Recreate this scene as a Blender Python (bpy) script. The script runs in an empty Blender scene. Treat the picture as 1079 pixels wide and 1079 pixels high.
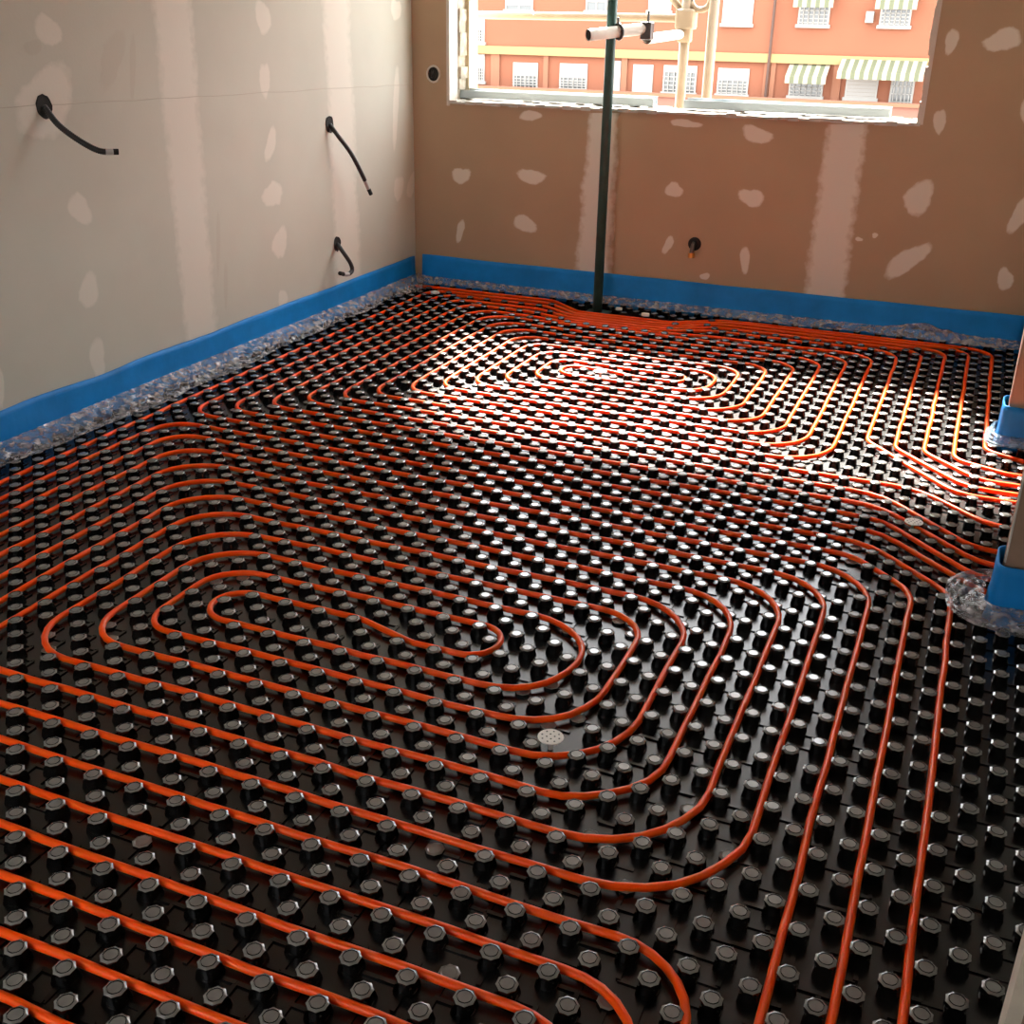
import bpy, math, random
from mathutils import Vector, Matrix, noise
random.seed(7)
S = bpy.context.scene
C = S.collection
D = 0.05            # stud lattice half pitch in metres (two rows of studs = one 100 mm pipe pitch)
HK = 0.028          # stud height
PIPE_Z, PIPE_R = 0.0138, 0.0078

# ------------------------------------------------------------------ camera
PITCH, ROLL, YAW = 1.15178368, 0.0194439939, 0.389447075
FPX = 1167.17441
CAM = Vector((28.5741372*D, -22.6864706*D, 27.4347650*D + HK))
CM = (Matrix.Rotation(YAW, 3, 'Z') @ Matrix.Rotation(PITCH, 3, 'X') @ Matrix.Rotation(ROLL, 3, 'Z'))
cd = bpy.data.cameras.new('camera'); cam = bpy.data.objects.new('camera', cd); C.objects.link(cam)
cam.matrix_world = Matrix.Translation(CAM) @ CM.to_4x4()
cd.sensor_width = 36.0; cd.lens = 36.0*FPX/1079.0; cd.clip_start = 0.02; cd.clip_end = 500
S.camera = cam

# ------------------------------------------------------------------ sky, sun, exposure
S.view_settings.view_transform = 'Standard'; S.view_settings.look = 'None'
S.view_settings.gamma = 1.0; S.view_settings.use_curve_mapping = False
S.view_settings.exposure = 1.44
w = bpy.data.worlds.new('sky'); S.world = w; w.use_nodes = True
bg = w.node_tree.nodes['Background']
bg.inputs['Color'].default_value = (0.96, 0.98, 1.0, 1); bg.inputs['Strength'].default_value = 3.4
sl = bpy.data.lights.new('sun', 'SUN'); sl.energy = 22.0; sl.angle = math.radians(5.0); sl.color = (1.0, 0.94, 0.84)
sun = bpy.data.objects.new('sun', sl); C.objects.link(sun)
SUN_DIR = Vector((6.9, -19.0, -19.5)).normalized()
sun.rotation_euler = SUN_DIR.to_track_quat('-Z', 'Y').to_euler(); sun.location = (0, 12, 12)

# ------------------------------------------------------------------ pixel helpers (photo pixel + a plane it lies on -> place)
def ray(u, v): return CM @ Vector(((u-539.5)/FPX, -(v-539.5)/FPX, -1.0))
def on_y(u, v, y): d = ray(u, v); return CAM + d*((y-CAM.y)/d.y)
def on_x(u, v, x): d = ray(u, v); return CAM + d*((x-CAM.x)/d.x)
def on_z(u, v, z): d = ray(u, v); return CAM + d*((z-CAM.z)/d.z)

# ------------------------------------------------------------------ materials
def mat(name, col, rough=0.6, metal=0.0, spec=0.5, vary=0.0, vscale=8.0, bump=0.0, bscale=60.0, coat=0.0, detail=4.0):
    m = bpy.data.materials.new(name); m.use_nodes = True
    nt = m.node_tree; b = nt.nodes['Principled BSDF']
    b.inputs['Base Color'].default_value = (*col, 1); b.inputs['Roughness'].default_value = rough
    b.inputs['Metallic'].default_value = metal; b.inputs['Specular IOR Level'].default_value = spec
    b.inputs['Coat Weight'].default_value = coat
    tc = nt.nodes.new('ShaderNodeTexCoord')
    if vary:
        n = nt.nodes.new('ShaderNodeTexNoise'); n.inputs['Scale'].default_value = vscale; n.inputs['Detail'].default_value = detail
        nt.links.new(tc.outputs['Object'], n.inputs['Vector'])
        r = nt.nodes.new('ShaderNodeMapRange'); r.inputs['From Min'].default_value = 0.3; r.inputs['From Max'].default_value = 0.7
        r.inputs['To Min'].default_value = 1-vary; r.inputs['To Max'].default_value = 1+vary
        nt.links.new(n.outputs['Fac'], r.inputs['Value'])
        mx = nt.nodes.new('ShaderNodeMix'); mx.data_type = 'RGBA'; mx.blend_type = 'MULTIPLY'; mx.inputs[0].default_value = 1.0
        mx.inputs[6].default_value = (*col, 1); nt.links.new(r.outputs['Result'], mx.inputs[7])
        nt.links.new(mx.outputs[2], b.inputs['Base Color'])
    if bump:
        n2 = nt.nodes.new('ShaderNodeTexNoise'); n2.inputs['Scale'].default_value = bscale; n2.inputs['Detail'].default_value = 3
        nt.links.new(tc.outputs['Object'], n2.inputs['Vector'])
        bp = nt.nodes.new('ShaderNodeBump'); bp.inputs['Strength'].default_value = bump; bp.inputs['Distance'].default_value = 0.01
        nt.links.new(n2.outputs['Fac'], bp.inputs['Height']); nt.links.new(bp.outputs['Normal'], b.inputs['Normal'])
    return m

def feather(name, board, col, strength=1.0):
    # trowelled skim: filler colour in the middle, scraped back to the bare board at its rim (vertex attribute 'fade')
    m = mat(name, board, 0.85, spec=0.25, vary=0.05, vscale=2.2, bump=0.03, bscale=90)
    nt = m.node_tree; b = nt.nodes['Principled BSDF']
    src = b.inputs['Base Color'].links[0].from_socket
    at = nt.nodes.new('ShaderNodeAttribute'); at.attribute_name = 'fade'
    n = nt.nodes.new('ShaderNodeTexNoise'); n.inputs['Scale'].default_value = 30; n.inputs['Detail'].default_value = 5
    tc = nt.nodes.new('ShaderNodeTexCoord'); nt.links.new(tc.outputs['Object'], n.inputs['Vector'])
    s = nt.nodes.new('ShaderNodeMath'); s.operation = 'MULTIPLY_ADD'; s.inputs[1].default_value = 0.8; s.inputs[2].default_value = -0.40
    nt.links.new(n.outputs['Fac'], s.inputs[0])
    a = nt.nodes.new('ShaderNodeMath'); a.operation = 'ADD'
    nt.links.new(at.outputs['Fac'], a.inputs[0]); nt.links.new(s.outputs[0], a.inputs[1])
    r = nt.nodes.new('ShaderNodeMapRange'); r.inputs['From Min'].default_value = 0.22; r.inputs['From Max'].default_value = 0.72
    r.inputs['To Max'].default_value = strength; nt.links.new(a.outputs[0], r.inputs['Value'])
    mx = nt.nodes.new('ShaderNodeMix'); mx.data_type = 'RGBA'; mx.inputs[7].default_value = (*col, 1)
    nt.links.new(r.outputs['Result'], mx.inputs[0]); nt.links.new(src, mx.inputs[6]); nt.links.new(mx.outputs[2], b.inputs['Base Color'])
    return m

def film_mat(name, tint, fac=0.4):
    m = bpy.data.materials.new(name); m.use_nodes = True; nt = m.node_tree; nt.nodes.clear()
    out = nt.nodes.new('ShaderNodeOutputMaterial'); mx = nt.nodes.new('ShaderNodeMixShader')
    tr = nt.nodes.new('ShaderNodeBsdfTransparent'); tr.inputs['Color'].default_value = (0.86, 0.88, 0.9, 1)
    pb = nt.nodes.new('ShaderNodeBsdfPrincipled'); pb.inputs['Base Color'].default_value = (*tint, 1)
    pb.inputs['Roughness'].default_value = 0.13; pb.inputs['Specular IOR Level'].default_value = 0.9; pb.inputs['Coat Weight'].default_value = 0.6
    n = nt.nodes.new('ShaderNodeTexNoise'); n.inputs['Scale'].default_value = 34; n.inputs['Detail'].default_value = 6
    tc = nt.nodes.new('ShaderNodeTexCoord'); nt.links.new(tc.outputs['Object'], n.inputs['Vector'])
    r = nt.nodes.new('ShaderNodeMapRange'); r.inputs['From Min'].default_value = 0.35; r.inputs['From Max'].default_value = 0.7
    r.inputs['To Min'].default_value = fac*0.45; r.inputs['To Max'].default_value = min(1, fac*1.7)
    nt.links.new(n.outputs['Fac'], r.inputs['Value']); nt.links.new(r.outputs['Result'], mx.inputs[0])
    bp = nt.nodes.new('ShaderNodeBump'); bp.inputs['Strength'].default_value = 0.6; bp.inputs['Distance'].default_value = 0.02
    nt.links.new(n.outputs['Fac'], bp.inputs['Height']); nt.links.new(bp.outputs['Normal'], pb.inputs['Normal'])
    nt.links.new(tr.outputs[0], mx.inputs[1]); nt.links.new(pb.outputs[0], mx.inputs[2]); nt.links.new(mx.outputs[0], out.inputs[0])
    return m

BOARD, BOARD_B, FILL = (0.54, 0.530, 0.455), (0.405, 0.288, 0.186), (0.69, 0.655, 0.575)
M = dict(
    board=mat('plasterboard', BOARD, 0.85, spec=0.25, vary=0.05, vscale=2.2, bump=0.03, bscale=90),
    board_back=mat('shaded_plasterboard', BOARD_B, 0.85, spec=0.25, vary=0.05, vscale=2.2, bump=0.03, bscale=90),  # board colour darkened and warmed to carry the backlit wall's shade
    filler=feather('joint_filler', BOARD, FILL, 0.85),
    filler_b=feather('joint_filler_on_shaded', BOARD_B, FILL, 0.85),
    
    faint=feather('faint_smear', BOARD, (0.46, 0.41, 0.34), 0.3),
    ceil=mat('ceiling_board', (0.50, 0.47, 0.43), 0.9, vary=0.03, vscale=2),
    slab=mat('concrete_slab', (0.32, 0.31, 0.29), 0.9, vary=0.15, vscale=5, bump=0.2, bscale=40),
    cap=mat('dusty_stud_top', (0.145, 0.138, 0.127), 0.24, spec=1.0, coat=0.5, vary=0.2, vscale=25),
    black=mat('black_studded_film', (0.004, 0.0038, 0.0036), 0.27, spec=0.5, vary=0.25, vscale=9),
    pipe=mat('orange_pipe', (0.90, 0.088, 0.002), 0.38, spec=0.22, vary=0.06, vscale=3),
    blue=mat('blue_foam', (0.004, 0.205, 0.58), 0.55, spec=0.25, vary=0.14, vscale=7, bump=0.12, bscale=25),
    film=film_mat('clear_film', (0.34, 0.33, 0.34), 0.50),
    film_blue=film_mat('blue_tinted_film', (0.30, 0.50, 0.68), 0.45),
    green=mat('dark_green_paint', (0.020, 0.066, 0.055), 0.45, vary=0.3, vscale=14),
    white_tube=mat('painted_white_tube', (0.78, 0.74, 0.68), 0.5, vary=0.08, vscale=20),
    galv=mat('galvanised_scaffold', (0.30, 0.235, 0.16), 0.55, metal=0.0, vary=0.12, vscale=10),
    steel=mat('dark_coupler_steel', (0.10, 0.09, 0.085), 0.4, metal=0.7, vary=0.2, vscale=30),
    hole=mat('dark_recess', (0.012, 0.011, 0.010), 0.9),
    conduit=mat('black_corrugated_conduit', (0.012, 0.011, 0.011), 0.38, spec=0.5),
    tip=mat('grey_tape', (0.48, 0.46, 0.44), 0.5),
    brass=mat('brass_fitting', (0.62, 0.36, 0.10), 0.3, metal=1.0),
    plastic_white=mat('off_white_plastic', (0.74, 0.69, 0.62), 0.5, vary=0.05, vscale=30),
    crumb=mat('plaster_crumb', (0.85, 0.82, 0.76), 0.9),
    bead=mat('white_corner_bead', (0.56, 0.52, 0.46), 0.7, vary=0.06, vscale=12),
    rough=mat('rough_masonry', (0.36, 0.32, 0.25), 0.95, vary=0.35, vscale=22, bump=0.6, bscale=45),
    cream=mat('cream_render', (0.50, 0.40, 0.25), 0.85, vary=0.06, vscale=8),
    alu=mat('pale_aluminium', (0.34, 0.39, 0.41), 0.4, metal=0.2),
    wood=mat('pale_door_lining', (0.62, 0.53, 0.43), 0.6, vary=0.12, vscale=16),
    brown=mat('raw_board_edge', (0.30, 0.19, 0.13), 0.8, vary=0.1, vscale=16),
    f_orange=mat('facade_orange', (0.185, 0.063, 0.031), 0.9, vary=0.04, vscale=0.6),
    f_orange2=mat('facade_orange_pilaster', (0.21, 0.085, 0.046), 0.9, vary=0.04, vscale=0.6),
    f_cream=mat('facade_cream', (0.25, 0.165, 0.07), 0.9),
    f_white=mat('facade_white', (0.28, 0.265, 0.24), 0.7),
    f_shutter=mat('roller_shutter', (0.27, 0.25, 0.225), 0.6),
    f_glass=mat('window_glass', (0.06, 0.064, 0.062), 0.15, spec=0.8),
    f_green=mat('awning_green', (0.085, 0.092, 0.05), 0.8),
    f_awn=mat('awning_cream', (0.25, 0.225, 0.165), 0.8),
    f_pipe=mat('drainpipe_brown', (0.06, 0.028, 0.018), 0.7),
    f_plinth=mat('plinth_red', (0.20, 0.085, 0.06), 0.9),
    f_roof=mat('roof_tile', (0.45, 0.18, 0.10), 0.9, vary=0.2, vscale=3),
    street=mat('pale_street', (0.30, 0.285, 0.265), 0.9, vary=0.1, vscale=1.0),
)

pb_ = M['pipe'].node_tree.nodes['Principled BSDF']          # cross-linked polyethylene lets some light through
pb_.inputs['Subsurface Weight'].default_value = 0.55; pb_.inputs['Subsurface Radius'].default_value = (1.0, 0.35, 0.1); pb_.inputs['Subsurface Scale'].default_value = 0.012
# ------------------------------------------------------------------ mesh helpers
class MB:
    def __init__(s): s.v = []; s.f = []
    def box(s, x0, x1, y0, y1, z0, z1):
        b = len(s.v)
        s.v += [(x, y, z) for z in (z0, z1) for y in (y0, y1) for x in (x0, x1)]
        s.f += [tuple(b+i for i in q) for q in ((0,2,3,1), (4,5,7,6), (0,1,5,4), (2,6,7,3), (0,4,6,2), (1,3,7,5))]
        return s
    def tube(s, pts, r, n=8, cap=True, rfun=None, hollow=None):
        pts = [Vector(p) for p in pts]; b = len(s.v); k = len(pts)
        t0 = (pts[1]-pts[0]).normalized()
        up = Vector((0, 0, 1)) if abs(t0.z) < 0.9 else Vector((1, 0, 0))
        nrm = t0.cross(up).normalized()
        for i, p in enumerate(pts):
            t = (pts[min(i+1, k-1)]-pts[max(i-1, 0)]).normalized()
            nrm = (nrm - t*nrm.dot(t)).normalized(); bi = t.cross(nrm)
            rr = rfun(i) if rfun else r
            for j in range(n):
                a = 2*math.pi*j/n
                s.v.append(tuple(p + (nrm*math.cos(a)+bi*math.sin(a))*rr))
        for i in range(k-1):
            for j in range(n):
                s.f.append((b+i*n+j, b+i*n+(j+1) % n, b+(i+1)*n+(j+1) % n, b+(i+1)*n+j))
        if cap:
            s.f.append(tuple(b+j for j in range(n))[::-1]); s.f.append(tuple(b+(k-1)*n+j for j in range(n)))
        return s
    def prism(s, ring, z0, z1):        # ring of (x,y)
        b = len(s.v); n = len(ring)
        s.v += [(x, y, z0) for x, y in ring]+[(x, y, z1) for x, y in ring]
        s.f.append(tuple(range(b+n-1, b-1, -1))); s.f.append(tuple(range(b+n, b+2*n)))
        for j in range(n): s.f.append((b+j, b+(j+1) % n, b+n+(j+1) % n, b+n+j))
        return s
    def mesh(s, name, m, smooth=False):
        me = bpy.data.meshes.new(name); me.from_pydata(s.v, [], s.f); me.materials.append(m)
        if smooth: me.polygons.foreach_set('use_smooth', [True]*len(me.polygons))
        me.update(); return me
    def build(s, name, m, parent=None, smooth=False, bevel=0.0):
        o = bpy.data.objects.new(name, s.mesh(name, m, smooth)); C.objects.link(o)
        if parent: o.parent = parent; o.matrix_parent_inverse = parent.matrix_basis.inverted()
        if bevel:
            bv = o.modifiers.new('bevel', 'BEVEL'); bv.width = bevel; bv.segments = 2; bv.limit_method = 'ANGLE'
        return o
def tag(o, label=None, cat=None, group=None, kind=None):
    if label: o['label'] = label
    if cat: o['category'] = cat
    if group: o['group'] = group
    if kind: o['kind'] = kind
    return o
def empty(name, loc=(0, 0, 0)):
    o = bpy.data.objects.new(name, None); C.objects.link(o); o.location = loc; o.empty_display_size = 0.1
    return o
def L(x, y, z=0.0): return Vector((x*D, y*D, z))

# ------------------------------------------------------------------ setting
XL, YB, XR = -30.2*D, 90.2*D, 32.6*D
YR = -37*D; ZC = 2.52; ZS = -0.03; XE = 46*D
WZ0, WZ1 = 19.25*D+HK, 48.5*D+HK           # window sill / head
WX0, WX1 = -25.9*D, 21.75*D
WT = 0.28                                # outer wall thickness
def struct(name, mb, m, bevel=0): return tag(mb.build(name, m, bevel=bevel), kind='structure')
struct('floor', MB().box(XL-0.2, XE+0.2, YR-0.2, YB+WT, ZS-0.15, ZS), M['slab'])
struct('ceiling', MB().box(XL-0.2, XE+0.2, YR-0.2, YB+WT, ZC, ZC+0.15), M['ceil'])
wl = struct('wall_left', MB().box(XL-0.12, XL, YR-0.12, YB, ZS, ZC), M['board'])
back = MB().box(XL-0.12, WX0, YB, YB+WT, ZS, ZC).box(WX1, XE+0.12, YB, YB+WT, ZS, ZC)
back.box(WX0, WX1, YB, YB+WT, ZS, WZ0).box(WX0, WX1, YB, YB+WT, WZ1, ZC)
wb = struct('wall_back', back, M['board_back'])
RX0, RX1, RZ1 = -12*D, 2*D, 2.05        # opening added in the unseen rear wall to let in fill light
struct('wall_rear', MB().box(XL-0.12, RX0, YR-0.12, YR, ZS, ZC).box(RX1, XE+0.12, YR-0.12, YR, ZS, ZC).box(RX0, RX1, YR-0.12, YR, RZ1, ZC), M['board'])
XN = 34.6*D
YD0, YD1 = 33.2*D, 61.0*D                # doorway between the two stub walls
YT0, YT1 = 3.3*D, 4.2*D                  # second door lining, close to the camera
wr = MB().box(XN, XN+0.1, YD1, YB, ZS, ZC).box(XN, XN+0.1, YT1, YD0, ZS, ZC).box(XN, XN+0.1, YR, YT0, ZS, ZC)
struct('wall_right', wr, M['board'])
struct('wall_corridor', MB().box(XE, XE+0.1, YR, YB, ZS, ZC), M['board'])
t1 = struct('trim_1', MB().box(XR, XN+0.1, YD0, YD0+0.10, ZS, ZC), M['brown'])          # stub wall end beside the doorway
MB().box(XR-0.004, XR, YD0-0.004, YD0+0.012, 0.17, ZC).build('edge_bead', M['bead'], t1)
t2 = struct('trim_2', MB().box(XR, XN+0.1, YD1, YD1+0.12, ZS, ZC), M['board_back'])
MB().box(XR-0.004, XR, YD1-0.004, YD1+0.012, 0.17, ZC).build('edge_bead', M['bead'], t2)
t3 = struct('trim_3', MB().box(32.95*D+0.02, XN+0.1, YT0, YT1, ZS, ZC), M['brown'])
MB().box(32.95*D, 32.95*D+0.02, YT0, YT1, ZS, ZC).build('lining_edge', M['wood'], t3)

# plaster skims on the walls: thin proud patches, each a piece of the wall
def patch(wall, pts, m, name='filler_patch', inset=0.35):
    """pts: outline in world space; the centre is full, the rim fades"""
    c = sum(pts, Vector())/len(pts); n = len(pts)
    nrm = Vector((1, 0, 0)) if wall is wl else Vector((0, -1, 0))
    v = []; f = []; fade = []
    for k, (s_, h, fd) in enumerate(((1.0, 0.0003, 0.0), (0.85, 0.0004, 0.5), (0.6, 0.0005, 1.0))):
        for p in pts: v.append(tuple(c+(p-c)*s_+nrm*h)); fade.append(fd)
    v.append(tuple(c+nrm*0.0005)); fade.append(1.0)
    for k in range(2):
        for j in range(n): f.append((k*n+j, k*n+(j+1) % n, (k+1)*n+(j+1) % n, (k+1)*n+j))
    for j in range(n): f.append((2*n+j, 2*n+(j+1) % n, 3*n))
    me = bpy.data.meshes.new(name); me.from_pydata(v, [], f); me.materials.append(m)
    a = me.attributes.new('fade', 'FLOAT', 'POINT'); a.data.foreach_set('value', fade); me.update()
    o = bpy.data.objects.new(name, me); C.objects.link(o); o.parent = wall
    return o
def blob(u, v, w, h, tilt=0.0, seed=0, n=18):
    rnd = random.Random(seed*131+int(u*7+v)); a0 = rnd.random()*6
    out = []
    for k in range(n):
        a = 2*math.pi*k/n
        r = 1+0.16*math.sin(2*a+a0)+0.09*math.sin(3*a+2*a0)+rnd.uniform(-.06, .06)
        x, y = w/2*r*math.cos(a)*1.12, h/2*r*math.sin(a)*1.12
        out.append((u+x*math.cos(tilt)-y*math.sin(tilt), v+x*math.sin(tilt)+y*math.cos(tilt)))
    return out
def strip(quad, n=14, seed=1):      # wavy sided band from a pixel quad (tl, tr, br, bl)
    rnd = random.Random(seed); tl, tr, br, bl = [Vector(q) for q in quad]
    lft = [tl.lerp(bl, k/n)+Vector((rnd.uniform(-1.0, 1.0), 0)) for k in range(n+1)]
    rgt = [tr.lerp(br, k/n)+Vector((rnd.uniform(-1.0, 1.0), 0)) for k in range(n+1)]
    return lft, rgt
def band(wall, quad, m, seed):
    lft, rgt = strip(quad, seed=seed); v = []; f = []; fade = []
    nrm = Vector((1, 0, 0)) if wall is wl else Vector((0, -1, 0))
    for a, b in zip(lft, rgt):
        for t, fd in ((0, 0), (.1, .45), (.3, 1), (.7, 1), (.9, .45), (1, 0)):
            p = a.lerp(b, t)
            q = on_x(p[0], p[1], XL) if wall is wl else on_y(p[0], p[1], YB)
            v.append(tuple(q+nrm*(0.0003+0.0002*fd))); fade.append(fd)
    for k in range(len(lft)-1):
        for j in range(5): f.append((k*6+j, k*6+j+1, (k+1)*6+j+1, (k+1)*6+j))
    me = bpy.data.meshes.new('joint_tape'); me.from_pydata(v, [], f); me.materials.append(m)
    a = me.attributes.new('fade', 'FLOAT', 'POINT'); a.data.foreach_set('value', fade); me.update()
    o = bpy.data.objects.new('joint_tape', me); C.objects.link(o); o.parent = wall
band(wl, ((150, -60), (201, -60), (233, 362), (192, 362)), M['filler'], 3)
band(wl, ((334, -60), (368, -60), (384, 300), (352, 300)), M['filler'], 4)
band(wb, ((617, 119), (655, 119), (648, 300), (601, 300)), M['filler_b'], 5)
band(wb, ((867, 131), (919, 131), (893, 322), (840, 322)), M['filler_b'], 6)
LD = [(50,32,26,36,-.2),(84,220,25,32,-.3),(94,306,20,40,-.1),(103,378,18,42,0),(-2,408,16,40,0),(277,18,14,42,-.1),(279,84,10,44,0),
      (285,152,11,36,.1),(287,205,21,27,-.2),(295,256,14,37,.05),(298,318,11,24,0),(420,198,9,30,.1),(433,196,7,30,.1),(417,112,7,80,.04),
      (47,108,54,88,.05),(417,10,10,26,0),(120,-30,30,40,0)]
for k, (u, v, a, b, t) in enumerate(LD):
    patch(wl, [on_x(x, y, XL) for x, y in blob(u, v, a, b, t, k)], M['filler'])
BD = [(486,185,17,20,.4),(485,243,9,22,.2),(560,186,27,18,.2),(553,236,25,18,.1),(710,200,20,15,-.5),(792,208,25,21,.5),(797,142,30,20,.2),
      (785,273,12,26,0),(743,291,10,8,0),(968,208,44,26,-.75),(955,275,56,22,-.7),(1003,43,26,15,-1.1),(1057,42,40,25,-.1),
      (990,128,12,30,.1),(1059,294,16,27,.2),(1073,228,18,38,.4),(722,130,32,9,.05),(559,122,26,10,.1),(1085,120,20,30,0),(704,258,10,18,.4),(905,252,8,5,0),(922,248,7,5,0)]
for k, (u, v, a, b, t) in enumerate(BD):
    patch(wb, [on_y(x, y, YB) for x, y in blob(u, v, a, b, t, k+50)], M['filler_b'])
for k, (u, v, a, b, t) in enumerate([(118,62,26,60,.3),(140,70,8,60,0),(230,255,5,60,0),(238,300,4,60,0),(35,50,18,20,0)]):
    patch(wl, [on_x(x, y, XL) for x, y in blob(u, v, a, b, t, k+90)], M['faint'], 'pencil_smear')
lp = [on_x(-20, 114, XL), on_x(430, 89, XL)]
pl = MB(); nseg = 24
pts = [lp[0].lerp(lp[1], k/nseg)+Vector((0.0006, 0, random.uniform(-.003, .003))) for k in range(nseg+1)]
pl.tube(pts, 0.0012, 4); pl.build('board_joint_line', mat('joint_line', (0.50, 0.46, 0.39), 0.9), wl)

# window: rough opening with corner bead, broken reveal, cream outer face and a loose track on the sill
win = empty('window_1', ((WX0+WX1)/2, YB, WZ0)); tag(win, kind='structure')
MB().box(WX0-0.012, WX0+0.006, YB-0.006, YB+0.10, WZ0-0.02, WZ1).build('corner_bead', M['bead'], win, bevel=0.002)
rv = MB()
for k in range(26):
    z = WZ0+k*(WZ1-WZ0)/26
    rv.box(WX0-0.01, WX0+0.006+random.uniform(0.0, 0.022), YB+0.10, YB+0.185, z, z+(WZ1-WZ0)/26)
rv.build('broken_reveal', M['rough'], win)
MB().box(WX0-0.02, WX0+0.030, YB+0.185, YB+WT+0.02, WZ0-0.02, WZ1).build('outer_jamb', M['cream'], win)
sb = MB()
for k in range(48):
    x0 = WX0+(WX1-WX0)*k/48; x1 = WX0+(WX1-WX0)*(k+1)/48
    sb.box(x0, x1, YB-0.008-random.uniform(0, .006), YB+WT, WZ0-0.006-random.uniform(0, .006), WZ0+random.uniform(.002, .010))
sb.build('sill_bed', mat('sill_mortar', (0.46, 0.43, 0.38), 0.9, vary=0.15, vscale=20), win)
for (u0, v0, u1, v1) in ((481, 100, 690, 116), (722, 114, 938, 124)):
    a = on_y(u0, v0, YB+0.16); b = on_y(u1, v1, YB+0.16)
    rz = WZ0+0.014
    r_ = MB().box(a.x, b.x, YB+0.12, YB+0.20, rz, rz+0.012).box(a.x, b.x, YB+0.12, YB+0.126, rz+0.012, rz+0.04)
    r_.box(a.x, b.x, YB+0.157, YB+0.163, rz+0.012, rz+0.034).box(a.x, b.x, YB+0.194, YB+0.20, rz+0.012, rz+0.046)
    r_.build('frame_track', M['alu'], win)
rj = MB()
for k in range(30):
    z = WZ0+k*(WZ1-WZ0)/30
    rj.box(WX1-0.004-random.uniform(0, .014), WX1+0.012, YB-0.004, YB+WT, z, z+(WZ1-WZ0)/30)
rj.build('ragged_jamb', M['bead'], win)

# ------------------------------------------------------------------ heating pipes
def fillet(pts, rad):
    """pts: [(x,y[,r])...] polyline in lattice units -> dense rounded polyline"""
    P = [Vector((p[0], p[1])) for p in pts]; R = [(p[2] if len(p) > 2 else rad) for p in pts]
    out = [P[0]]
    for i in range(1, len(P)-1):
        a, b, c = P[i-1], P[i], P[i+1]
        d0 = (a-b); d1 = (c-b); l0, l1 = d0.length, d1.length; d0 /= l0; d1 /= l1
        ang = d0.angle(d1)
        if ang > math.pi-0.02: out.append(b); continue
        r = R[i]; t = r/math.tan(ang/2)
        tm = min(t, l0*0.499, l1*0.499); r *= tm/t; t = tm
        s, e = b+d0*t, b+d1*t
        bis = (d0+d1).normalized(); o = b+bis*(r/math.sin(ang/2))
        a0 = math.atan2(s.y-o.y, s.x-o.x); a1 = math.atan2(e.y-o.y, e.x-o.x)
        da = (a1-a0+math.pi) % (2*math.pi)-math.pi
        k = max(3, int(abs(da)/0.20))
        for j in range(k+1):
            q = a0+da*j/k; out.append(o+Vector((math.cos(q), math.sin(q)))*r)
    out.append(P[-1])
    dense = [out[0]]
    for p in out[1:]:
        q = dense[-1]; l = (p-q).length
        if l < 1e-4: continue
        k = max(1, int(l/2.0))
        for j in range(1, k+1): dense.append(q.lerp(p, j/k))
    return dense
PIPES = []       # dense lattice polylines, for clearing studs
def pipe(label, pts, rad=3.0):
    d = fillet(pts, rad); PIPES.append(d)
    w3 = []
    for k, p in enumerate(d):
        wob = noise.noise(Vector((p.x*.35, p.y*.35, 3.1)))*0.10
        wob2 = noise.noise(Vector((p.x*.35, p.y*.35, 9.7)))*0.10
        w3.append(L(p.x+wob, p.y+wob2, PIPE_Z+0.0015*noise.noise(Vector((p.x*.2, p.y*.2, 5.)))))
    o = MB().tube(w3, PIPE_R, 10).build('heating_pipe', M['pipe'], smooth=True)
    return tag(o, label, 'pipe', 'orange underfloor heating pipes')

# the double spiral in the foreground, one continuous pipe
rf, lf = 3.6, 3.0
front = [(23.5,-16),(23.5,2.5,3.2),(-18.5,2.5,lf),(-18.5,33.5,3.0),(24.5,33.5,rf),(24.5,6.5,5.0),(-14.5,6.5,lf),(-14.5,29.5,3.2),
 (20.5,29.5,rf),(20.5,10.5,4.2),(-10.5,10.5,lf),(-10.5,25.5,3.6),(16.5,25.5,2.6),(16.5,14.5,3.8),(-6.5,14.5,1.7),(-6.5,21.5,2.4),
 (10.5,21.5,1.5),(10.5,18.5,1.5),(6.6,18.5,2.5),(3.2,19.5,2.5),(-4.6,19.5,1.5),(-4.6,16.5,1.5),(14.5,16.5,3.4),(14.5,23.5,3.4),(-8.5,23.5,3.2),
 (-8.5,12.5,2.6),(18.5,12.5,4.2),(18.5,27.5,rf),(-12.5,27.5,3.2),(-12.5,8.5,2.8),(22.5,8.5,4.6),(22.5,31.5,rf),(-16.5,31.5,3.2),
 (-16.5,4.5,lf),(24.5,4.5,3.0),(24.5,-16)]
pipe('orange pipe coiled in the large double spiral in the foreground', front)
pipe('orange pipe third from right of those running straight down to the bottom edge', [(22.4,-16),(22.4,.5,3.0),(-20.5,.5,lf),(-20.5,35.5,2.6),(26.5,35.5,3.9),(26.5,-16)])
pipe('orange pipe second from right of those running straight down to the bottom edge', [(20.5,-16),(20.5,-1.5,3.0),(-22.5,-1.5,lf),(-22.5,37.5,2.2),(25.0,37.5,3),(28.5,34.2,3.0),(28.5,-16)])
pipe('rightmost orange pipe running straight down to the bottom edge past the near post', [(18.5,-16),(18.5,-3.5,3.0),(-24.5,-3.5,lf),(-24.5,39.5,2.4),(25.5,39.5,4),(30.5,34.8,3.0),(30.5,-16)])
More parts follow.
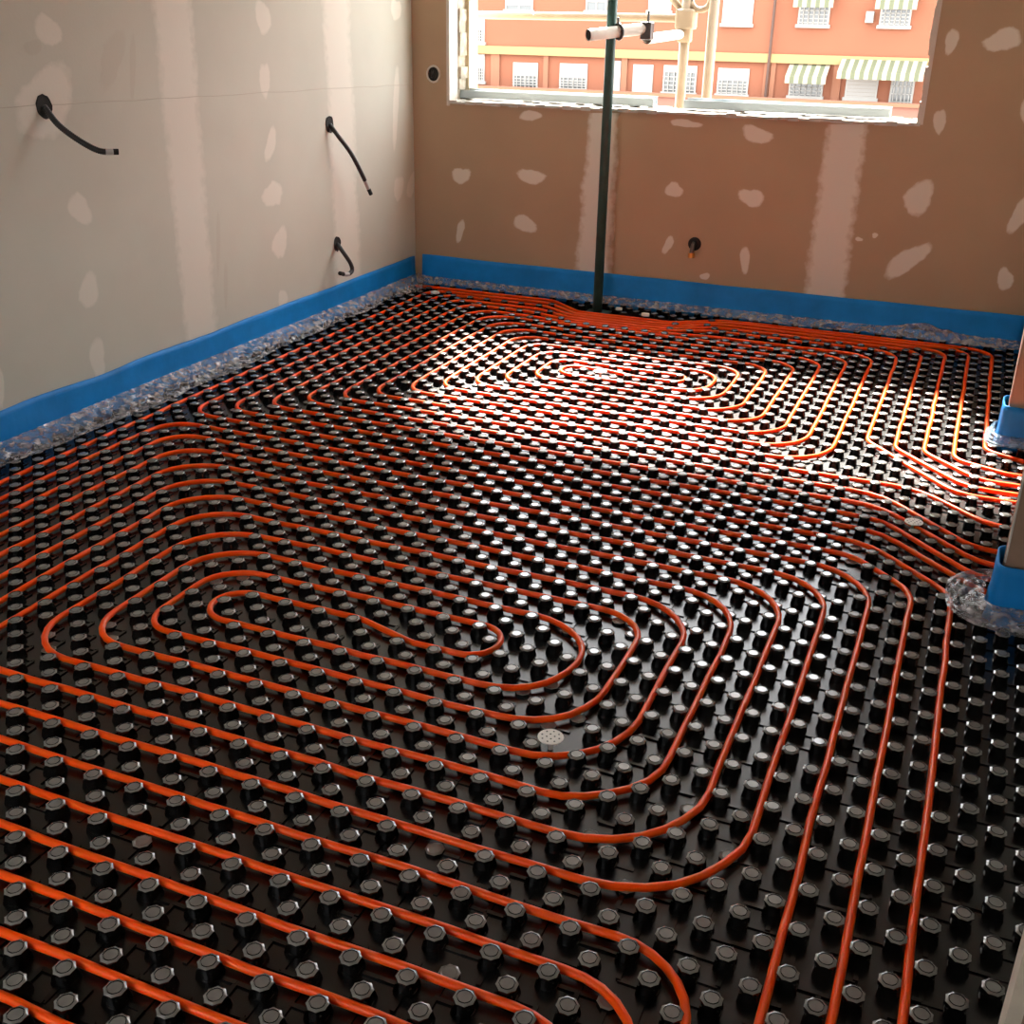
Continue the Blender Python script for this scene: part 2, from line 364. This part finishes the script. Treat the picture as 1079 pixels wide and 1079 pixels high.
# perimeter pipe: along the left wall, past the prop, back out through the doorway
def toprun(xl, yl, yp, xr, yr):   # the bundle squeezes in front of the green prop and spreads again
    return [(xl,yl,2.2),(-12.5,yl,2.5),(-8.6,yp,2.5),(1.5,yp,3.0),(6.0,yr,4.0),(xr,yr,2.6)]
pipe('outermost visible orange pipe following the crumpled film along the left wall', [(14.5,-16),(14.5,-5.5,3),(-26.5,-5.5,lf)]+toprun(-26.5,87.0,84.0,29.5,87.3)+[(29.5,56.4,1.6),(33,55.0,3),(44,55.0)])
pipe('orange pipe closest to the back wall, tucked under the film at left', [(-29.95,-14)]+toprun(-29.95,88.3,84.9,31.5,88.2)+[(31.5,59.2,1.4),(34.2,58.0,2),(44,58.0)])
pipe('outermost of the three orange ring pipes laid around the far spiral', [(44,35.6),(32.2,35.6,3),(26.0,41.5,4),(-24.5,41.5,2.2)]+toprun(-24.5,85.7,83.1,27.5,86.2)+[(27.5,57.0,1.8),(31.2,53.0,3),(44,53.0)])
pipe('middle one of the three orange ring pipes laid around the far spiral', [(44,37.5),(31.8,37.5,3),(25.8,43.5,4),(-22.5,43.5,2.2)]+toprun(-22.5,84.2,82.2,25.5,85.0)+[(25.5,57.0,1.8),(30.6,51.3,3),(44,51.3)])
pipe('innermost of the three orange ring pipes laid around the far spiral', [(44,39.5),(31.8,39.5,3),(25.6,45.5,4),(-20.5,45.5,2.2)]+toprun(-20.5,82.7,81.3,23.5,83.5)+[(23.5,57.6,1.8),(30.0,49.8,3),(44,49.8)])
far = [(44,45.5),(32.0,45.5,3),(27.6,49.5,4),(-16.5,49.5,2.2),(-16.5,79.5,2.6),(19.5,79.5,2.6),(19.5,53.5,3.6),(-12.5,53.5,2.2),(-12.5,75.5,2.2),
 (15.5,75.5,2.6),(15.5,57.5,3),(-8.5,57.5,2.2),(-8.5,71.5,2),(11.5,71.5,2.2),(11.5,61.5,3),(-4.5,61.5,1.8),(-4.5,67.5,1.6),(7.6,67.5,.95),(7.6,65.4,.95),
 (3.5,65.4,2),(0.6,66.1,2),(-2.9,66.1,1.2),(-2.9,63.5,1.2),(10.0,63.5,2.4),(10.0,69.5,2.4),(-6.5,69.5,2),(-6.5,59.5,2),(13.5,59.5,3),(13.5,73.5,2.4),
 (-10.5,73.5,2.2),(-10.5,55.5,2.2),(17.5,55.5,3.2),(17.5,77.5,2.6),(-14.5,77.5,2.4),(-14.5,51.5,2.2),(21.5,51.5,4.0),(21.5,81.3,2.6),(6.0,81.3,3),(1.5,80.4,3),(-8.6,80.4,3),(-12.5,81.0,3),(-18.5,81.0,2.6),
 (-18.5,47.5,2.2),(25.4,47.5,4),(31.4,41.5,3),(44,41.5)]
pipe('orange pipe coiled in the far double spiral below the window, lit by the sun', far)

# ------------------------------------------------------------------ studded panel
panel = empty('studded_insulation_panel', (0, 0, ZS))
tag(panel, 'black studded insulation panel covering the whole floor under the orange pipes', 'floor panel')
bs = MB().box(XL, XR, YR, YB, ZS, 0).box(XR, XE, YD0+0.10, YD1, ZS, 0).box(XR, XN, YT1, YD0, ZS, 0).box(XR, XN, YR, YT0, ZS, 0).box(XR, XN, YD1+0.12, YB, ZS, 0)
bs.build('base_sheet', M['black'], panel)
def stud_mesh_data(flat=False):
    mb = MB(); n = 8; h = HK*(0.30 if flat else 1)
    def ring(r0, r1, z, rot=0):
        b = len(mb.v)
        for j in range(2*n):
            a = math.pi*j/n+rot; r = r0 if j % 2 == 0 else r1
            mb.v.append((r*math.cos(a), r*math.sin(a), z))
        return b
    def oct_(r, z):
        b = len(mb.v)
        for j in range(n):
            a = 2*math.pi*j/n+math.pi/8; mb.v.append((r*math.cos(a), r*math.sin(a), z))
        return b
    def star(r0, r1, z):
        b = len(mb.v)
        for j in range(16):
            a = math.pi*j/8; r = r1 if j % 2 == 0 else r0
            mb.v.append((r*math.cos(a), r*math.sin(a), z))
        return b
    n = 16
    R16 = lambda r, z: star(r, r*.972, z)
    rings = [R16(.0182, 0), R16(.0178, .0022), R16(.0160, .0026), R16(.0157, h-.0052), star(.0190, .0172, h-.0042), star(.0186, .0168, h-.0022), R16(.0146, h-.0003), R16(.0136, h), R16(.0130, h-.0020), R16(.0121, h-.0020), R16(.0113, h-.0004)] if not flat else [R16(.0182, 0), R16(.0178, .0022), star(.0186, .0170, h-.0022), R16(.0142, h-.0003), R16(.0118, h-.0012)]
    for a, b in zip(rings, rings[1:]):
        for j in range(n): mb.f.append((a+j, a+(j+1) % n, b+(j+1) % n, b+j))
    t = rings[-1]; mb.f.append(tuple(t+j for j in range(n)))
    # retaining barbs and the low rib that links one stud foot to the next
    if not flat:
        for k in range(4):
            a = math.pi/4+k*math.pi/2; c, s_ = math.cos(a), math.sin(a)
            b = len(mb.v)
            for r, z in ((.012, .001), (.0235, .001), (.0195, h-.010), (.012, h-.008)):
                for o in (-.0016, .0016): mb.v.append((r*c-o*s_, r*s_+o*c, z))
            for q in ((0,2,3,1), (2,4,5,3), (4,6,7,5), (0,6,4,2), (1,3,5,7)): mb.f.append(tuple(b+i for i in q))
    mb.box(.017, D*1.0-.0, -.004, .004, 0, .0030)
    mb.box(-.004, .004, .017, D*1.0, 0, .0030)
    return mb
SM, SF = stud_mesh_data(), stud_mesh_data(True)
# spatial hash of pipe samples
cells = {}
for d in PIPES:
    for a, b in zip(d, d[1:]):
        k = max(1, int((b-a).length/0.15))
        for j in range(k):
            p = a.lerp(b, j/k); cells.setdefault((int(math.floor(p.x)), int(math.floor(p.y))), []).append(p)
def near_pipe(x, y):
    best = 9.0
    for ix in (-1, 0, 1):
        for iy in (-1, 0, 1):
            for p in cells.get((int(math.floor(x))+ix, int(math.floor(y))+iy), ()):
                best = min(best, math.hypot(p.x-x, p.y-y))
    return best
FLAT = {(4, 2), (14, 6), (17, 1), (19, 9), (21, 7)}
WASHERS = [(15.62, 13.62), (27.85, 43.2), (0.6, 64.75)]
POLE = (-7.0, 86.4)
studs = []
for j in range(-36, 90):
    for i in range(-29, 46):
        if (i+j) % 2: continue
        if i > 32:
            if 35.8 < j < 60.2: pass
            elif i in (33, 34) and (4.6 < j < 32.6 or j < 2.8 or j > 63.9) and i*D+.02 < XN: pass
            else: continue
        if any(math.hypot(i-a, j-b) < 0.75 for a, b in WASHERS): continue
        if math.hypot(i-POLE[0], j-POLE[1]) < 1.6: continue
        q = L(i, j, HK); v = CM.transposed() @ (q-CAM)
        dz = -v.z; inview = dz > 0.05 and abs(v.x/dz) < 0.475 and abs(v.y/dz) < 0.475
        flat = (i, j) in FLAT or near_pipe(i, j) < 0.36
        studs.append((0 if inview else 1, dz if dz > 0 else 99, i, j, flat))
studs.sort()
def cap_faces(me):
    me.materials.append(M['cap']); zs = [v.co.z for v in me.vertices]
    for p in me.polygons:
        if p.center.z > 0.003 and p.normal.z > 0.45 and p.center.z > 0.0045: p.material_index = 1
me_s, me_f = SM.mesh('stud', M['black']), SF.mesh('stud_flat', M['black'])
cap_faces(me_s); cap_faces(me_f)
for k, (_, _, i, j, flat) in enumerate(studs[:300]):
    o = bpy.data.objects.new('stud', me_f if flat else me_s); C.objects.link(o)
    o.location = (i*D, j*D, -ZS); o.parent = panel
    o.rotation_euler = (random.uniform(-.03, .03), random.uniform(-.03, .03), random.choice((0, 1))*math.pi)
rest = MB()
for (_, _, i, j, flat) in studs[300:]:
    src = SF if flat else SM; b = len(rest.v); tx, ty = random.uniform(-.03, .03), random.uniform(-.03, .03)
    rest.v += [(x+i*D+ty*z, y+j*D+tx*z, z) for x, y, z in src.v]
    rest.f += [tuple(b+t for t in f) for f in src.f]
o = rest.build('stud_field', M['black'], panel); cap_faces(o.data); o['kind'] = 'stuff'

# perforated fixing washers
for k, ((x, y), lab) in enumerate(zip(WASHERS, ('off-white perforated fixing washer inside the foreground spiral', 'scuffed whitish fixing washer between the pipes bending to the doorway', 'whitish fixing washer at the centre of the far spiral'))):
    e = empty('fixing_washer', L(x, y, 0)); tag(e, lab, 'washer', 'fixing washers pressed into the panel')
    r = 0.0275
    ring = lambda rr, n=20: [(x*D+rr*math.cos(2*math.pi*t/n), y*D+rr*math.sin(2*math.pi*t/n)) for t in range(n)]
    MB().prism(ring(r), HK, HK+.0025).build('disc', M['plastic_white'], e, bevel=0.0006)
    MB().prism(ring(0.006, 10), 0.0, HK).build('stem', M['plastic_white'], e)
    for t in range(12):
        rr, a = (0.019, t*math.pi/4) if t < 8 else (0.0085, t*math.pi/2+.4)
        cx, cy = x*D+rr*math.cos(a), y*D+rr*math.sin(a)
        MB().prism([(cx+.0021*math.cos(q), cy+.0021*math.sin(q)) for q in [s_*math.pi/3 for s_ in range(6)]], HK+.0022, HK+.0028).build('perforation', M['hole'], e)

# ------------------------------------------------------------------ blue perimeter strips with their clear film skirts
def sheet(name, rows, m, parent, smooth=True, thick=0.0):
    n = len(rows[0]); v = [tuple(p) for r in rows for p in r]; f = []
    for a in range(len(rows)-1):
        for b in range(n-1): f.append((a*n+b, a*n+b+1, (a+1)*n+b+1, (a+1)*n+b))
    mb = MB(); mb.v = v; mb.f = f
    o = mb.build(name, m, parent, smooth)
    if thick:
        so = o.modifiers.new('solid', 'SOLIDIFY'); so.thickness = thick; so.offset = 0
    return o
def perimeter(label, path, normal_fn, top, seedz, skirt_w, skirt_m, samples, lift=0.0, skirt_h=0.055, lean0=1.0):
    """path(t)->Vector foot on wall line, normal_fn(t)->into room"""
    e = empty('perimeter_strip', path(0.0)+Vector((0, 0, 0))); tag(e, label, 'edge strip')
    rows = []
    for k in range(samples+1):
        t = k/samples; p = path(t); n = normal_fn(t); s_ = p.x*1.3+p.y*1.7+seedz
        row = []
        for h in range(8):
            z = h/7
            lean = 0.010*lean0+0.022*lean0*(1-z)**2+0.006*noise.noise(Vector((s_*2.2, z*1.5, seedz)))+0.004*noise.noise(Vector((s_*9, z*3, seedz)))
            row.append(p+n*max(lean, 0.004)+Vector((0, 0, 0.001+z*(top+0.006*noise.noise(Vector((s_*1.8, 0, 4)))))))
        rows.append(row)
    sheet('foam_band', rows, M['blue'], e, thick=0.006)
    if skirt_w:
        rows = []; ks = samples*3
        for k in range(ks+1):
            t = k/ks; p = path(t); n = normal_fn(t); s_ = p.x*1.3+p.y*1.7+seedz
            row = []
            for h in range(15):
                q = h/14
                wv = skirt_w*(0.8+0.45*noise.noise(Vector((s_*1.6, 7, seedz))))
                cr = noise.noise(Vector((s_*14, q*5, seedz)))*0.55+noise.noise(Vector((s_*38, q*11, seedz)))*0.3
                out = 0.010+0.028*lean0+wv*q
                z = skirt_h*(1-q)**1.6+HK*min(1, q*2)*0.9+0.004+0.024*max(-.25, cr)*min(1, .35+q*1.2)*(1.0 if q < .93 else .6)+lift*math.exp(-((t-.86)/.05)**2)*math.sin(q*math.pi)
                row.append(p+n*(out+0.012*cr)+Vector((0.006*cr, 0.006*cr, max(z, HK*0.6 if q > .3 else 0.012)+0.002)))
            rows.append(row)
        sheet('film_skirt', rows, skirt_m, e, smooth=False)
    return e
X1, X2 = XL, XR
perimeter('blue foam edge strip along the left wall with crumpled clear film at its foot', lambda t: Vector((XL, YR+0.02+(YB-YR-0.06)*t, 0)), lambda t: Vector((1, 0, 0)), 0.165, 1.7, 0.125, M['film'], 130, skirt_h=0.07)
perimeter('blue foam edge strip along the back wall below the window', lambda t: Vector((XL+0.05+(XN-XL-0.09)*t, YB, 0)), lambda t: Vector((0, -1, 0)), 0.172, 8.3, 0.07, M['film'], 90, lift=0.05)
# strips wrapped round the two wall ends at the doorway
def wrap_path(pts):
    pts = [Vector(p) for p in pts]; ls = [0]
    for a, b in zip(pts, pts[1:]): ls.append(ls[-1]+(b-a).length)
    def f(t):
        s_ = t*ls[-1]
        for k in range(len(pts)-1):
            if s_ <= ls[k+1]+1e-9: return pts[k].lerp(pts[k+1], (s_-ls[k])/(ls[k+1]-ls[k]))
        return pts[-1].copy()
    def nrm(t):
        a, b = f(max(0, t-.06)), f(min(1, t+.06)); d = (b-a).normalized(); return Vector((-d.y, d.x, 0))
    return f, nrm
def round_end(y0, y1, e=0.012):
    return [(XN, y0-e, 0), (XR, y0-e, 0), (XR-e, y0, 0), (XR-e, y1, 0), (XR, y1+e, 0), (XN, y1+e, 0)]
f1, n1 = wrap_path(round_end(YD1, YD1+0.12))
perimeter('blue strip and film wrapped round the far wall end at the doorway', f1, n1, 0.165, 3.3, 0.045, M['film_blue'], 26, lean0=0.3)
f2, n2 = wrap_path(round_end(YD0, YD0+0.10))
perimeter('blue strip with clear film skirt wrapped round the near wall stub', f2, n2, 0.165, 5.9, 0.12, M['film'], 30, lean0=0.35)

# ------------------------------------------------------------------ green prop and the scaffold tie
px, py = POLE[0]*D, POLE[1]*D
prop = empty('steel_prop', (px, py, 0)); tag(prop, 'dark green steel prop standing in front of the window', 'prop')
MB().tube([(px, py, 0.006), (px, py, ZC-0.006)], 0.0240, 16).build('tube', M['green'], prop, smooth=True)
MB().box(px-.06, px+.06, py-.06, py+.06, 0, .006).build('base_plate', M['green'], prop)
MB().box(px-.06, px+.06, py-.06, py+.06, ZC-.006, ZC).build('head_plate', M['green'], prop)
# tie tube clamped to the prop and leading out to the scaffold
YS = YB+WT+0.42
a = on_y(624, 37, py-0.10); b = on_y(684, 30, py+0.16)
tie = empty('scaffold_tie', (px, py, a.z)); tag(tie, 'white scaffold tie tube clamped to the green prop at the window', 'scaffold tie')
def hollow(mb, a, b, r, n=16):
    mb.tube([a, b], r, n, cap=False); d = (b-a).normalized()
    mb.tube([b-d*.0005, a+d*.0005], r*.84, n, cap=False)
    return mb
# keep the tie beside the prop: it touches the prop's room side
off = Vector((0, -0.056, 0))
a, b = a+off, b+off
hollow(MB(), a, b, 0.0262).build('tie_tube', M['white_tube'], tie, smooth=True)
MB().tube([a+(b-a).normalized()*.002, a+(b-a).normalized()*.003], 0.0215, 16).build('tube_bore', M['hole'], tie)
mid = a.lerp(b, .52)
cl = MB()
for k in range(18):
    pass
dirv = (b-a).normalized(); side = dirv.cross(Vector((0, 0, 1))).normalized(); upv = side.cross(dirv)
ringp = [mid+(side*math.cos(t)+upv*math.sin(t))*0.033 for t in [q*2*math.pi/16 for q in range(17)]]
cl.tube(ringp, 0.0075, 6).build('clamp_ring', M['steel'], tie, smooth=True)
ringq = [Vector((px+0.031*math.cos(t), py+0.031*math.sin(t), mid.z)) for t in [q*2*math.pi/16 for q in range(17)]]
MB().tube(ringq, 0.0075, 6).build('clamp_ring', M['steel'], tie, smooth=True)
MB().tube([mid+upv*.03, mid+upv*.062], 0.006, 8).build('clamp_bolt', M['steel'], tie)
c0 = b+Vector((0.02, 0.02, -0.006)); 
MB().box(b.x-.02, b.x+.035, b.y-.03, b.y+.03, b.z-.05, b.z+.03).build('swivel_coupler', M['steel'], tie, bevel=.008)
e_ = on_y(718, 36, YS); s_ = on_y(682, 41, b.y+0.05)
hollow(MB(), s_, e_, 0.0235).build('outer_tube', M['white_tube'], tie, smooth=True)
MB().tube([b+Vector((.01, 0, .02)), b+Vector((.01, 0, .075))], 0.006, 8).build('clamp_bolt', M['steel'], tie)
# scaffold outside
sc = empty('scaffold', (0, YS, -7.0)); tag(sc, 'pale scaffold frame standing outside the window', 'scaffold')
def at_s(u, v, dy=0): return on_y(u, v, YS+dy)
A1 = at_s(720, 60); A2 = at_s(748, 60, 0.0)
for p in (A1, A2):
    MB().tube([(p.x, p.y, -7), (p.x, p.y, 3.2)], 0.027, 14).build('standard', M['galv'], sc, smooth=True)
lz = at_s(600, 18).z
MB().tube([(WX0-1.2, YS+0.055, lz), (A1.x+.02, YS+0.055, at_s(712, 19).z)], 0.021, 12).build('ledger', M['galv'], sc, smooth=True)
MB().box(A1.x-.05, A1.x+.05, YS-.05, YS+.06, lz-.05, lz+.05).build('wedge_head', M['galv'], sc, bevel=.012)
MB().box(A1.x-.035, A1.x+.035, YS-.035, YS+.035, e_.z-.04, e_.z+.04).build('wedge_head', M['galv'], sc, bevel=.01)
g0 = at_s(692, 2); g1 = at_s(712, 14); g2 = at_s(750, 3); g3 = at_s(727, 14)
arc = [A1+Vector((0.0, .0, 0)) for _ in range(1)]
cz = at_s(735, 4).z
MB().tube([(A1.x+.02, YS, cz-.03)]+[(A1.x+.02+(A2.x-A1.x-.04)*(.5-.5*math.cos(t)), YS, cz+.02-.05*math.sin(t)) for t in [k*math.pi/10 for k in range(11)]]+[(A2.x-.02, YS, cz+.08)], .016, 10).build('brace', M['galv'], sc, smooth=True)
MB().tube([(A1.x-.13, YS, cz+.09), (A1.x-.09, YS, cz+.03), (A1.x-.02, YS, cz-.04)], .018, 10).build('brace', M['galv'], sc, smooth=True)
MB().tube([(A1.x-.02, YS, 2.9), (A2.x+.02, YS, 2.9)], .021, 12).build('ledger', M['galv'], sc, smooth=True)
MB().tube([(A2.x-.02, YS+.055, 2.4), (WX1+1.4, YS+.055, 2.4)], .021, 12).build('ledger', M['galv'], sc, smooth=True)

# ------------------------------------------------------------------ conduits on the left wall, outlets on the back wall
def spline(P, n=10):
    P = [Vector(p) for p in P]; Q = [P[0]*2-P[1]]+P+[P[-1]*2-P[-2]]; out = []
    for i in range(1, len(Q)-2):
        for k in range(n):
            t = k/n; a, b, c, d = Q[i-1], Q[i], Q[i+1], Q[i+2]
            out.append(0.5*((2*b)+(c-a)*t+(2*a-5*b+4*c-d)*t*t+(3*b-a-3*c+d)*t**3))
    out.append(Q[-2]); return out
def resample(pts, step):
    out = [pts[0]]; acc = 0
    for a, b in zip(pts, pts[1:]):
        l = (b-a).length; pos = step-acc
        while pos <= l: out.append(a.lerp(b, pos/l)); pos += step
        acc = (acc+l) % step if l >= step-acc else acc+l
    return out
def conduit(label, hole_px, path_px, hr, tip_frac, box=False):
    h = on_x(*hole_px, XL)
    e = empty('electrical_conduit', h); tag(e, label, 'conduit', 'black conduits coming out of the left wall')
    n = 20; ring = [Vector((0, math.cos(2*math.pi*k/n)*hr*random.uniform(.9, 1.1), math.sin(2*math.pi*k/n)*hr*1.1*random.uniform(.9, 1.1))) for k in range(n)]
    mb = MB(); b = 0
    mb.v = [tuple(h+r+Vector((.0022, 0, 0))) for r in ring]+[tuple(h+r*.9+Vector((.004, 0, 0))) for r in ring]+[tuple(h+r*.8+Vector((.0024, 0, 0))) for r in ring]
    for q in range(2):
        for k in range(n): mb.f.append((q*n+k, q*n+(k+1) % n, (q+1)*n+(k+1) % n, (q+1)*n+k))
    mb.f.append(tuple(2*n+k for k in range(n)))
    mb.build('wall_cutout', M['hole'], e)
    pts = [h+Vector((0.001, 0, 0))]+[on_x(u, v, XL+d) for u, v, d in path_px]
    cur = resample(spline(pts, 12), 0.0022)
    cut = int(len(cur)*tip_frac)
    MB().tube(cur[:cut], .010, 10, rfun=lambda i: .0108 if i % 3 else .0090).build('corrugated_tube', M['conduit'], e, smooth=True)
    MB().tube(cur[cut-1:int(cut+(len(cur)-cut)*.6)], .0108, 10).build('taped_tip', M['tip'], e, smooth=True)
    MB().tube(cur[int(cut+(len(cur)-cut)*.6)-1:], .0102, 10).build('open_end', M['hole'], e, smooth=True)
    return e
conduit('black corrugated conduit nearly level, sticking out of the upper left wall', (46, 112), [(62, 132, .05), (85, 149, .11), (105, 159, .16), (125, 160, .20)], .036, .86)
conduit('longer black conduit drooping down on the white joint strip by the corner', (347, 131), [(356, 143, .045), (370, 162, .08), (382, 185, .10), (391, 205, .11)], .036, .80)
conduit('short curled black conduit near the blue strip by the corner', (355, 257), [(361, 265, .05), (369, 277, .075), (371, 285, .08), (366, 289, .085), (358, 288, .09)], .034, .72)
h = on_y(732, 257, YB); e = empty('water_outlet', h); tag(e, 'dark round outlet with brass fitting low on the back wall', 'outlet')
def disc_y(c, r, y0, y1, n=20):
    mb = MB(); mb.tube([c+Vector((0, y0, 0)), c+Vector((0, y1, 0))], r, n); return mb
disc_y(h, .034, -.003, 0).build('wall_cutout', M['hole'], e, smooth=False)
MB().tube([h+Vector((0, -.002, .008)), h+Vector((0, -.03, .0)), h+Vector((0, -.05, -.022)), h+Vector((0, -.055, -.042))], .011, 12).build('supply_pipe', M['steel'], e, smooth=True)
MB().tube([h+Vector((0, -.055, -.036)), h+Vector((0, -.056, -.060))], .017, 12).build('brass_nut', M['brass'], e)
h = on_y(457, 78, YB); e = empty('junction_box', h); tag(e, 'small round junction box hole beside the window corner', 'junction box')
rp = [h+Vector((.036*math.cos(t), -.003, .040*math.sin(t))) for t in [k*2*math.pi/20 for k in range(21)]]
MB().tube(rp, .0055, 6).build('rim', M['bead'], e, smooth=True)
disc_y(h, .034, -.004, 0).build('recess', M['hole'], e)
MB().tube([h+Vector((-.01, -.004, -.02)), h+Vector((.004, -.02, 0)), h+Vector((-.004, -.006, .02))], .006, 8).build('wire', M['conduit'], e, smooth=True)
for k, (u, v, r, lab) in enumerate([(652, 326, .012, 'white plaster crumb lying just right of the prop foot'), (680, 332, .016, 'pale flat plaster crumb beyond the pipes right of the prop'), (459, 306, .018, 'pale crumb in the corner on the outermost pipe')]):
    p = on_z(u, v, 0.03 if k < 2 else .045); p.y = min(p.y, YB-.13)
    mb = MB(); mb.prism([(p.x+r*1.6*math.cos(a)*random.uniform(.7, 1.1), p.y+r*math.sin(a)*random.uniform(.7, 1.1)) for a in [q*2*math.pi/9 for q in range(9)]], HK-.002 if k < 2 else HK, HK+.012)
    tag(mb.build('plaster_crumb', M['crumb'], bevel=.002), lab, 'debris')

# ------------------------------------------------------------------ the street and the building opposite
YF = YB+42.0
struct('street', MB().box(-90, 90, -80, YB+130, -7.3, -7.0), M['street'])
bd = empty('apartment_building', (0, YF, -7.0)); tag(bd, 'orange rendered apartment building with cream bands across the street', 'building')
def fr(u0, v0, u1, v1, dy=0.0):
    y = YF+dy; um, vm = (u0+u1)/2, (v0+v1)/2
    return on_y(u0, vm, y).x, on_y(u1, vm, y).x, on_y(um, v1, y).z, on_y(um, v0, y).z
MB().box(-40, 34, YF, YF+10, -7.0, 7.5).build('wall', M['f_orange'], bd)
MB().box(-41, 35, YF-.6, YF+11, 7.5, 8.0).build('roof', M['f_roof'], bd)
z0 = on_y(512, 56.5, YF).z; z1 = on_y(512, 48, YF).z
for dz in (0, 3.2, -3.2):
    MB().box(-40, 34, YF-.18, YF, z0+dz, z1+dz).build('cream_band', M['f_cream'], bd)
for u, w_ in ((518, 9), (573, 5), (655, 6), (805, 6), (812, 5), (878, 9)):
    x0, x1, _, _ = fr(u, 70, u+w_, 90)
    MB().box(x0, x1, YF-.10, YF, -7, z0).build('pilaster', M['f_orange2'], bd)
x0, x1, _, _ = fr(809.5, 20, 812.5, 90)
MB().tube([((x0+x1)/2+.05, YF-.22, -7), ((x0+x1)/2+.05, YF-.22, 7.4)], .055, 8).build('drainpipe', M['f_pipe'], bd)
x0, x1, a0, a1 = fr(500, 98, 742, 112, -1.2)
MB().box(x0-8, 20, YF-1.6, YF-1.2, -7, a1).build('front_wall', M['f_plinth'], bd)
MB().box(x0-8, 20, YF-1.7, YF-1.1, a1, a1+.12).build('coping', M['f_orange2'], bd)
def fwin(u0, v0, u1, v1, open_=0.35, awn=None, grille=False, door=False):
    x0, x1, a0, a1 = fr(u0, v0, u1, v1)
    f = MB(); t = .07
    f.box(x0, x0+t, YF-.06, YF, a0, a1).box(x1-t, x1, YF-.06, YF, a0, a1).box(x0+t, x1-t, YF-.06, YF, a1-t, a1).box(x0-.06, x1+.06, YF-.14, YF, a0-.05, a0+t)
    fo = f.build('window', M['f_white'], bd)
    zs = a0+(a1-a0)*open_
    if open_ > 0.02:
        MB().box(x0+t, x1-t, YF-.02, YF-.001, a0+t, zs).build('pane', M['f_glass'], fo)
        g = MB(); xm = (x0+x1)/2
        g.box(xm-.03, xm+.03, YF-.045, YF-.02, a0+t, zs)
        if grille:
            for k in range(1, 6):
                xx = x0+(x1-x0)*k/6; g.box(xx-.018, xx+.018, YF-.10, YF-.08, a0, zs)
            for k in range(1, 5):
                zz = a0+(zs-a0)*k/5; g.box(x0, x1, YF-.10, YF-.08, zz-.016, zz+.016)
        g.build('glazing_bar', M['f_white'], fo)
    if open_ < 0.98:
        s_ = MB(); n = max(3, int((a1-t-zs)/.12))
        for k in range(n):
            q0 = zs+(a1-t-zs)*k/n; q1 = zs+(a1-t-zs)*(k+1)/n
            s_.box(x0+t, x1-t, YF-.05, YF-.02, q0+.006, q1)
        s_.build('roller_shutter', M['f_shutter'], fo)
    if awn: awning(*awn, parent=fo)
    return fo
def awning(u0, v0, u1, v1, n=9, depth=.8, parent=None):
    x0, x1, a0, a1 = fr(u0, v0, u1, v1, -depth*.6)
    A, B = MB(), MB()
    for k in range(n):
        p, q = x0+(x1-x0)*k/n, x0+(x1-x0)*(k+1)/n
        T = A if k % 2 else B; b = len(T.v)
        zt, zb, zv = a1+.12, a0+.25, a0
        T.v += [(p, YF-.02, zt), (q, YF-.02, zt), (q, YF-depth, zb), (p, YF-depth, zb), (q, YF-depth-.01, zv), (p, YF-depth-.01, zv)]
        T.f += [(b, b+3, b+2, b+1), (b+3, b+5, b+4, b+2)]
    A.build('awning_stripe', M['f_green'], parent or bd); B.build('awning_stripe', M['f_awn'], parent or bd)
for u0, v0, u1, v1, op in ((533,-16,562,12,.22), (618,-14,640,13,.4), (684,-14,708,13,0), (762,-8,794,27,0)): fwin(u0, v0, u1, v1, op)
fwin(842, -6, 875, 28, .62, (838, -9, 880, 8, 9), True)
fwin(928, -5, 961, 29, .55, (924, -8, 968, 10, 9), True)
x0, x1, a0, a1 = fr(913, 12, 921, 24); MB().box(x0, x1, YF-.25, YF, a0, a1).build('wall_unit', M['f_white'], bd)
fwin(541, 66, 567, 95, .52, None, True); fwin(590, 67, 619, 96, .48, None, True)
fwin(643, 64, 654, 100, 0); fwin(667, 68, 688, 99, 0)
fwin(699, 69, 734, 99, .75, None, True)
fwin(756, 72, 789, 101, .55, None, True)
fwin(832, 73, 868, 103, .62, (829, 71, 872, 88, 9), True)
fwin(891, 80, 925, 105, 0); awning(884, 65, 975, 84, 19, 1.1)
fwin(937, 80, 962, 124, .95, None, True, True)
fwin(497, 18, 511, 46, .5, None, True); fwin(497, 57, 511, 87, .5, None, True)
